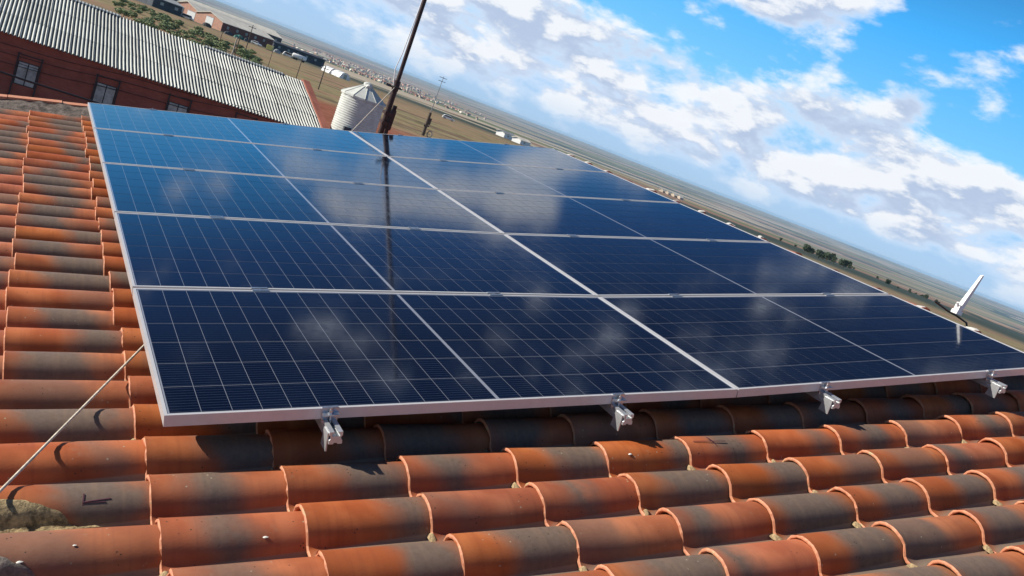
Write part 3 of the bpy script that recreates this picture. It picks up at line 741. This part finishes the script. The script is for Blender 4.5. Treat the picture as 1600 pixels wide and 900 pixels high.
# windows with iron posts beside them
for (xa, xb) in ((-0.31, 0.60), (3.10, 4.05), (6.50, 7.50), (9.9, 10.9)):
    zb0 = 1.72 + 0.045 * (xa + 0.3) ; zt0 = zb0 + 1.12
    w_ = MB(); w_.box((xa, -0.03, zb0), (xb, 0.05, zt0)); wo_ = w_.build('window', M['iron'], shed)
    mid = (xa + xb) / 2
    for a, c_ in ((xa + 0.05, mid - 0.025), (mid + 0.025, xb - 0.05)):
        MB().box((a, -0.045, zb0 + 0.05), (c_, -0.031, zt0 - 0.16)).build('pane', M['pane'], wo_)
        MB().box((a, -0.045, zt0 - 0.13), (c_, -0.031, zt0 - 0.04)).build('pane', M['pane'], wo_)
    for xp in (xa - 0.04, xb + 0.04):
        MB().box((xp - 0.035, -0.10, zb0 - 1.6), (xp + 0.035, -0.05, zt0 + 0.38)).build('iron_post', M['iron'], shed)
    MB().box((xa - 0.1, -0.09, zt0 + 0.30), (xb + 0.1, -0.055, zt0 + 0.34)).build('lintel_bar', M['iron'], shed)
for za, zb_ in ((2.82, 3.62), (2.38, 3.15), (3.25, 3.9)):
    b = MB(); pts = [(-3 + i * 1.2, -0.10, za + (zb_ - za) * (i * 1.2) / 8.5 * 0.75 + 0.04 * math.sin(i * 1.3)) for i in range(13)]
    b.tube(pts, 0.014, 5).build('wall_cable', M['iron'], shed)
# overhead cable in front of the shed
b = MB(); A = on_y(-60, 92, 24); B = on_y(150, 160, 24); D = B - A
pts = [A - D * 1.0 + Vector((0, 0, 0.3)), A, A + D * 0.5 - Vector((0, 0, 0.02)), B, B + D * 0.8 - Vector((0, 0, 0.10)), B + D * 2.2 - Vector((0, 0, 0.6))]
tag(b.tube(pts, 0.03, 6).build('overhead_cable', M['black']), 'thick black overhead cable crossing in front of the brick wall', 'cable')

# ------------------------------------------------------------------ silo
SC = Vector((16.72, 47.5, -2.5)); SR = 1.27; SH = 6.55
silo = empty('grain_silo', loc=SC)
tag(silo, 'ribbed pale metal silo with a cone roof beside the end of the shed', 'silo')
b = MB(); n = 48; rows = []; rib = 0.13; nr = int(SH / rib * 4)
for i in range(nr + 1):
    z = SH * i / nr; rr = SR + 0.013 * math.sin(2 * math.pi * z / rib)
    rows.append([(rr * math.cos(2*math.pi*k/n), rr * math.sin(2*math.pi*k/n), z) for k in range(n)])
b.add([p for r_ in rows for p in r_], [(i*n+k, i*n+(k+1) % n, (i+1)*n+(k+1) % n, (i+1)*n+k) for i in range(nr) for k in range(n)], 0, True)
b.build('shell', M['silo'], silo)
b = MB(); n2 = 12; rr = SR + 0.08
base = [(rr * math.cos(2*math.pi*(k+.5)/n2), rr * math.sin(2*math.pi*(k+.5)/n2), SH) for k in range(n2)]
top = [(0.20 * math.cos(2*math.pi*(k+.5)/n2), 0.20 * math.sin(2*math.pi*(k+.5)/n2), SH + 0.74) for k in range(n2)]
low = [(x, y, SH - 0.10) for x, y, z in base]
b.add(base + top, [(k, (k+1) % n2, n2+(k+1) % n2, n2+k) for k in range(n2)], 0); b.add(base + low, [(k, (k+1) % n2, n2+(k+1) % n2, n2+k) for k in range(n2)], 0)
cone = b.build('cone_roof', M['silo'], silo)
b = MB(); b.tube([(0, 0, SH + 0.70), (0, 0, SH + 0.86)], 0.26, 16); b.tube([(0, 0, SH + 0.86), (0, 0, SH + 0.93)], [0.26, 0.12], 16); b.tube([(-0.05, -0.22, SH+0.70), (-0.06, -0.40, SH+0.62)], 0.16, 12); b.build('cap', M['silo'], cone)
for k in range(n2):
    a = 2*math.pi*(k+.5)/n2; q = MB(); q.tube([(rr*math.cos(a), rr*math.sin(a), SH+0.012), (0.2*math.cos(a), 0.2*math.sin(a), SH+0.752)], 0.018, 5); q.build('seam', M['silo'], cone)
b = MB(); b.box((-0.95, -1.25, 3.75), (-0.55, -1.02, 4.75)); b.build('hatch_box', M['shed_dark'], silo)

# ------------------------------------------------------------------ farm yard: posts, sheds, vehicles
def post(px, py, px2, py2, d, r_, mt, label, cat='post', arm=False, name='fence_post', group=None):
    base = at_d(px, py, d); sc = d / FPX * 1.0
    h = math.hypot(px2 - px, py2 - py) * (base - CAM).length / FPX
    root = empty(name, loc=base)
    tag(root, label, cat, group)
    MB().tube([(0, 0, -0.3), (0, 0, h)], [r_, r_ * 0.75], 8).build('pole', mt, root)
    MB().tube([(0, 0, h), (0, 0, h + 0.08)], [r_ * 1.15, r_ * 0.4], 8).build('cap', mt, root)
    if arm: MB().box((-0.8, -0.05, h - 0.5), (0.8, 0.05, h - 0.38)).build('cross_arm', mt, root)
    return root
gp = 'poles in the field behind the shed'
post(497, 140, 513, 108, 171, 0.13, M['wood'], 'dark leaning-looking wooden pole right of the shed roof corner', 'pole', True, 'utility_pole', gp)
post(462, 124, 472, 95, 180, 0.09, M['wood'], 'thin dark pole behind the shed, next to the white tank', 'pole', False, 'utility_pole', gp)
post(418, 106, 424, 80, 184, 0.07, M['wood'], 'thin dark pole below the yellow container', 'pole', False, 'utility_pole', gp)
post(380, 90, 396, 48, 195, 0.10, M['wood'], 'tallest dark pole in front of the brown warehouse', 'pole', True, 'utility_pole', gp)
post(362, 87, 370, 63, 181, 0.16, M['pale_post'], 'pale concrete post behind the shed ridge, left one of a close pair', 'post', False, 'gate_post')
post(366, 88, 374, 62, 183, 0.12, M['wood'], 'dark post standing right beside the pale concrete post', 'post', False, 'gate_post')
post(343, 66, 345, 50, 215, 0.09, M['wood'], 'short dark post before the pink warehouse', 'post', False, 'gate_post')
# big pole behind the array: thick dark foot and thin upper mast
base = at_d(660, 212, 150)
root = empty('power_pole', loc=base); tag(root, 'tall thin grey power pole on a thick dark foot, seen just above the panels', 'pole')
b = MB(); b.tube([(0, 0, -0.5), (0, 0, 4.0)], [0.32, 0.24], 10); b.box((-0.5, -0.2, 1.6), (0.5, 0.2, 1.85)); b.box((0.1, -0.25, 2.0), (0.55, 0.25, 3.1)); b.build('foot', M['wood'], root)
MB().tube([(0, 0, 4.0), (0.1, 0, 10.3)], [0.075, 0.045], 8).build('pole', mat('grey_steel', (0.25, 0.26, 0.27), 0.6, 0.4, 0.15, 3), root)
for z in (9.4, 10.0): MB().box((-0.6, -0.05, z), (0.75, 0.05, z + 0.08)).build('cross_arm', M['wood'], root)
b = MB(); b.tube([(1.0 + 0.42*math.cos(2*math.pi*k/16), -0.3, 0.55 + 0.55*math.sin(2*math.pi*k/16)) for k in range(17)], 0.11, 6, 0, False)
o = b.build('hose_ring', M['pale_post']); o.location = base; tag(o, 'pale hose coil standing by the foot of the power pole', 'hose')

def building(name, label, cat, N, a_deg, length, width, eave, ridge, wm, rm, facade=None, door=None, overhang=0.4):
    """gabled shed: near corner N, long side direction a_deg (from +y towards +x), the width goes left of it"""
    ang = R(90 - a_deg)
    root = empty(name, mat=Matrix.Translation(N) @ Matrix.Rotation(ang, 4, 'Z'))
    tag(root, label, cat)
    w = width
    MB().prism([(0.02, -0.5), (w-0.02, -0.5), (w-0.02, eave), (w/2, ridge), (0.02, eave)], 0.1, length, 0).build('wall', wm, root)
    if facade: MB().prism([(0.0, -0.5), (w, -0.5), (w, eave), (w/2, ridge), (0.0, eave)], -0.08, 0.098, 0).build('facade', facade, root)
    k = (ridge - eave) / (w / 2); o_ = overhang
    for sgn in (0, 1):
        y0 = -o_ if sgn == 0 else w + o_; z0 = eave - o_ * k
        b = MB(); q = [(y0, z0 + 0.03), (w/2, ridge + 0.03), (w/2, ridge + 0.22), (y0, z0 + 0.22)]
        b.prism(q, -0.5, length + 0.5, 0).build('roof_slope', rm, root)
    if door:
        for (y, z, dw, dh, dm) in door:
            f_ = MB().box((-0.16, y, z), (-0.081, y + dw, z + dh)).build('door', dm, root)
            MB().box((-0.20, y - 0.15, z + dh), (-0.085, y + dw + 0.15, z + dh + 0.2)).build('lintel', M['grey_roof'], f_)
    n_ = int(length / 6)
    for i in range(n_):
        MB().box((3 + i * 6, -0.06, eave * 0.45), (4.4 + i * 6, 0.015, eave * 0.75)).build('window', M['pane'], root)
    return root
building('pink_warehouse', 'nearer warehouse with a pale pink brick front, white door and long cream roof', 'warehouse', at_d(345, 47, 405), 52, 34, 15, 3.8, 6.0, M['maroon'], M['cream_roof'], M['pink'],
         [(5.2, 0, 4.0, 3.9, M['white'])])
building('pink_warehouse', 'left hand warehouse with pink and white front at the top edge', 'warehouse', at_d(306, 36, 425), 52, 44, 15, 4.2, 6.8, M['maroon'], M['cream_roof'], M['pink'],
         [(1.5, 0, 4.6, 3.4, M['white']), (8.5, 0, 3.2, 3.4, M['shed_dark'])])
building('long_warehouse', 'very long low warehouse with cream roof and dark wall behind the pink ones', 'warehouse', at_d(240, -12, 560), 66, 92, 20, 6.4, 9.2, M['shed_dark'], M['cream_roof'])
building('dark_shed', 'long dark flat shed at the end of the industrial yard', 'shed', at_d(425, 78, 470), 66, 34, 10, 3.6, 4.2, M['shed_dark'], M['shed_dark'])
building('dark_shed', 'blue grey open shed cut by the top edge, left of the pink front', 'shed', at_d(235, 16, 380), 70, 12, 14, 3.6, 4.6, M['shed_dark'], M['grey_roof'])
building('low_building', 'low white building in the field, left one of two above the panels', 'building', at_d(785, 219, 430), 62, 10, 5, 2.2, 3.0, M['white'], M['grey_roof'])
building('low_building', 'low white building in the field, nearer the array corner', 'building', at_d(810, 230, 415), 62, 9, 5, 2.0, 2.8, M['white'], M['cream_roof'])
for i, (px, py) in enumerate(((1036, 299), (1044, 303), (1053, 307), (1062, 311))):
    building('farm_house', ('leftmost', 'second from left', 'third from left', 'rightmost')[i] + ' of the four small white farm houses beyond the array edge', 'house', at_d(px, py, 1300), 60 + 6*i, 9, 7, 3, 5, M['plaster'], M['cream_roof'])['group'] = 'row of small white farm houses'
# arched greenhouses
for i, (px, py, d, lab) in enumerate(((521, 119, 345, 'white arched greenhouse tunnel, farther left of the pair'), (537, 127, 335, 'white arched greenhouse tunnel, right one of the pair by the silo'))):
    base = at_d(px, py, d); root = empty('greenhouse_tunnel', mat=Matrix.Translation(base) @ Matrix.Rotation(R(100), 4, 'Z')); tag(root, lab, 'greenhouse', 'arched greenhouse tunnels')
    b = MB(); n = 12; rr = 2.1
    arc = [(rr * math.cos(math.pi*k/n), rr * 1.1 * math.sin(math.pi*k/n)) for k in range(n + 1)]
    b.prism([(y, z) for y, z in arc], 0, 7, 0, 0, False).build('film', M['film'], root)
    for x in (0, 3.5, 7):
        q = MB(); q.tube([(x, y*1.02, z*1.02) for y, z in arc], 0.05, 5, 0, False); q.build('hoop', M['steel'], root)
    MB().box((-0.06, -0.6, 0), (-0.01, 0.6, 1.7)).build('door', M['pane'], root)
# white tank trailer and vehicles
def car(pos, ang, bodym, label, kind='car', Lc=4.3):
    root = empty('parked_' + kind, mat=Matrix.Translation(pos) @ Matrix.Rotation(ang, 4, 'Z')); tag(root, label, kind)
    hb = 1.75 if kind == 'van' else 1.42
    pr = [(-Lc/2, 0.35), (Lc/2, 0.35), (Lc/2, 0.72), (Lc/2 - 0.9, 0.88), (Lc/2 - 1.5, hb), (-Lc/2 + 0.7, hb), (-Lc/2 + 0.1, 0.95)]
    MB().prism(pr, -0.85, 0.85, 1).build('body', bodym, root)
    for s_ in (-1, 1):
        MB().prism([(Lc/2 - 1.05, 0.93), (Lc/2 - 1.55, hb - 0.1), (-Lc/2 + 0.8, hb - 0.1), (-Lc/2 + 0.35, 0.95)], s_ * 0.851, s_ * 0.865, 1).build('side_window', M['glass_dark'], root)
        for xx in (-Lc/2 + 0.85, Lc/2 - 0.85):
            w_ = MB().tube([(xx, s_*0.70, 0.33), (xx, s_*0.90, 0.33)], 0.33, 14).build('wheel', M['tyre'], root)
            MB().tube([(xx, s_*0.901, 0.33), (xx, s_*0.92, 0.33)], 0.19, 10).build('rim', M['steel'], w_)
    MB().prism([(Lc/2 - 0.86, 0.90), (Lc/2 - 0.83, 0.93), (Lc/2 - 1.43, hb - 0.06), (Lc/2 - 1.47, hb - 0.09)], -0.7, 0.7, 1).build('windscreen', M['glass_dark'], root)
    return root
base = at_d(466, 95, 380); root = empty('tank_trailer', mat=Matrix.Translation(base) @ Matrix.Rotation(R(-8), 4, 'Z')); tag(root, 'long white cylindrical tank trailer parked by the dark shed', 'trailer')
b = MB(); b.tube([(-2.9, 0, 1.55), (-2.6, 0, 1.55), (2.6, 0, 1.55), (2.9, 0, 1.55)], [0.6, 0.95, 0.95, 0.6], 16); b.build('tank', M['white'], root)
MB().box((-2.8, -0.6, 0.55), (2.9, 0.6, 0.75)).build('chassis', M['iron'], root)
for xx in (-1.9, -0.9, 1.9):
    for s_ in (-1, 1): MB().tube([(xx, s_*0.6, 0.42), (xx, s_*0.85, 0.42)], 0.42, 12).build('wheel', M['tyre'], root)
car(at_d(450, 89, 385), R(-8), M['white'], 'white van parked at the left end of the tank trailer', 'van', 4.8)
car(at_d(699, 190, 300), R(-20), M['white'], 'small white car alone in the dry field right of the mast', 'car')
car(at_d(399, 73, 385), R(-35), M['white'], 'white car beside the brown warehouse wall', 'car')
car(at_d(290, 36, 395), R(-30), M['white'], 'white van before the left warehouse door', 'van', 5.2)
base = at_d(420, 80, 365); root = empty('yellow_container', mat=Matrix.Translation(base) @ Matrix.Rotation(R(-30), 4, 'Z')); tag(root, 'small pale yellow container in the yard', 'container')
b = MB().box((-1.2, -0.9, 0.2), (1.2, 0.9, 2.0)); b.build('body', M['yellow'], root)
for xx in (-0.8, -0.4, 0, 0.4, 0.8): MB().box((xx - 0.05, -0.94, 0.25), (xx + 0.05, -0.901, 1.95)).build('rib', M['yellow'], root)
MB().box((-1.15, -0.8, 0.0), (1.15, 0.8, 0.2)).build('skid', M['iron'], root)
rg = random.Random(4)
for i, (px, py, d, w_, h_, mt, lab) in enumerate(((372, 66, 372, 5.0, 1.6, 'green_sheet', 'green tarpaulin covered heap below the brown wall'), (356, 56, 370, 4.0, 1.4, 'shed_dark', 'dark heap of scrap beside the white door'),
        (384, 70, 370, 2.6, 1.7, 'shed_dark', 'dark machine under the tall pole'), (322, 45, 380, 4.0, 1.5, 'iron', 'black implement parked before the pink front'),
        (432, 84, 375, 3.0, 1.5, 'grey_roof', 'grey bin between yellow container and van'), (278, 26, 400, 3.4, 2.2, 'iron', 'dark trailer at the left warehouse'))):
    b = MB(); n = 10; base = at_d(px, py, d); vs = [(0, 0, h_)]
    for lv, (rr, zz) in enumerate(((0.45, 0.92), (0.85, 0.6), (1.0, 0.0))):
        for k in range(n):
            a = 2*math.pi*k/n; q = rr * rg.uniform(0.85, 1.1); vs.append((w_/2*q*math.cos(a), w_/3*q*math.sin(a), h_ * zz * rg.uniform(0.85, 1.08) - (0.2 if lv == 2 else 0)))
    fs = [(0, 1+k, 1+(k+1) % n) for k in range(n)] + [(1+l*n+k, 1+(l+1)*n+k, 1+(l+1)*n+(k+1) % n, 1+l*n+(k+1) % n) for l in range(2) for k in range(n)]
    b.add(vs, fs); o = b.build('covered_heap', M[mt]); o.location = base; tag(o, lab, 'heap')

# ------------------------------------------------------------------ vegetation
def leaf_mesh(n, rx, ry, rz, zc, size, seed, mt, lumps=7):
    rg = random.Random(seed); b = MB()
    cs = [(rg.uniform(-0.6, 0.6)*rx, rg.uniform(-0.6, 0.6)*ry, zc + rg.uniform(-0.5, 0.6)*rz, rg.uniform(0.35, 0.6)) for _ in range(lumps)]
    for _ in range(n):
        c = rg.choice(cs); d = Vector((rg.gauss(0, 1), rg.gauss(0, 1), rg.gauss(0, 1))).normalized(); q = rg.uniform(0.6, 1.0)
        p = Vector((c[0] + d.x*rx*c[3]*q, c[1] + d.y*ry*c[3]*q, max(0.1, c[2] + d.z*rz*c[3]*q)))
        a = Vector((rg.gauss(0, 1), rg.gauss(0, 1), rg.gauss(0, 1))).normalized(); e = a.cross(d).normalized() if a.cross(d).length > 0.01 else Vector((1, 0, 0))
        s_ = size * rg.uniform(0.6, 1.3)
        b.add([p - a*s_, p + e*s_*0.6, p + a*s_, p - e*s_*0.6], ((0, 1, 2, 3),))
    me = bpy.data.meshes.new('crown'); me.from_pydata(b.v, [], b.f); me.materials.append(mt); return me
SHR = [leaf_mesh(700, 2.2, 1.8, 1.5, 1.3, 0.28, s, M['leaf'], 8) for s in range(3)]
def stem_mesh(h, r_):
    b = MB(); b.tube([(0, 0, -0.3), (0.05, 0, h * 0.5), (0, 0.05, h)], [r_, r_*0.7, r_*0.35], 7)
    for a in (0.5, 2.4, 4.4): b.tube([(0.03, 0, h*0.45), (math.cos(a)*h*0.32, math.sin(a)*h*0.32, h*0.85)], [r_*0.5, r_*0.2], 6)
    return b.mesh('trunk', M['bark'])
STM = stem_mesh(1.5, 0.10); TRK = stem_mesh(3.0, 0.20)
rg = random.Random(31)
for i in range(150):
    t = rg.random(); px = 180 + 225 * t; py = 8 + 92 * t ** 0.95
    off = rg.uniform(-26, 6) * (1 - 0.55 * t) - 2
    d = 168 + 8 * rg.random() - off * 3.2; q = at_d(px, py + off, d); s_ = rg.uniform(0.28, 0.62)
    root = empty('shrub', loc=q, rz=rg.uniform(0, 6.28)); root.scale = (s_, s_, s_ * rg.uniform(0.5, 0.85))
    tag(root, 'bushy green shrub in the overgrown strip behind the corrugated roof', 'shrub', 'shrubs behind the corrugated roof')
    link('foliage', SHR[i % 3], root); link('stem', STM, root)
TRE = [leaf_mesh(420, 2.2, 2.2, 2.0, 3.4, 0.42, 50 + s, M['leaf_dark'], 7) for s in range(3)]
spots = []
for i in range(30): t = rg.random(); spots.append((1254 + 72*t, 393 + 32*t, 560 + rg.uniform(-40, 60), rg.uniform(0.75, 1.15)))
for i in range(20): t = rg.random(); spots.append((1215 + 250*t, 372 + 108*t, 620 + rg.uniform(-60, 260), rg.uniform(0.4, 0.75)))
for px, py, d, s_ in spots:
    root = empty('evergreen_tree', loc=at_d(px, py, d), rz=rg.uniform(0, 6.28)); root.scale = (s_, s_, s_ * rg.uniform(0.8, 1.15))
    tag(root, 'small dark evergreen tree in the fields beyond the right edge of the array', 'tree', 'evergreens beyond the array')
    link('crown', TRE[rg.randrange(3)], root); link('trunk', TRK, root)
# far town: reads as one mass
b = MB(); rg = random.Random(77)
for i in range(460):
    t = rg.gauss(0.52, 0.25)
    if not 0 <= t <= 1.15: continue
    px = 455 + 270 * t; d = 1900 + rg.random() ** 1.2 * 4300 - 400*t; c = at_d(px, 70 + 100 * t, d)
    w_, l_, h_ = rg.uniform(5, 9), rg.uniform(6, 14), rg.uniform(3, 7); q_ = d / 3800; w_ *= q_; l_ *= q_; h_ *= q_; a = rg.uniform(0, 3.14); Mx = Matrix.Translation(c + Vector((0, 0, -2))) @ Matrix.Rotation(a, 4, 'Z')
    wm = rg.choice((0, 0, 1, 2)); b.box((-l_/2, -w_/2, 0), (l_/2, w_/2, h_ + 2), wm, Mx)
    P = [(-l_/2-.3, -w_/2-.3, h_+1.9), (l_/2+.3, -w_/2-.3, h_+1.9), (l_/2+.3, w_/2+.3, h_+1.9), (-l_/2-.3, w_/2+.3, h_+1.9), (-l_/2-.3, 0, h_+4.2), (l_/2+.3, 0, h_+4.2)]
    b.add([Mx @ Vector(p) for p in P], ((0, 1, 5, 4), (2, 3, 4, 5), (0, 4, 3), (1, 2, 5)), rg.choice((3, 3, 3, 4)))
me = bpy.data.meshes.new('town'); me.from_pydata(b.v, [], b.f)
for k in (M['pale_post'], M['plaster'], M['pink'], mat('old_roof', (0.34, 0.17, 0.13), 0.9), M['cream_roof']): me.materials.append(k)
for p, mi in zip(me.polygons, b.m): p.material_index = mi
tag(link('town', me), 'far pale town with red roofs spread over the plain', 'town', kind='stuff')
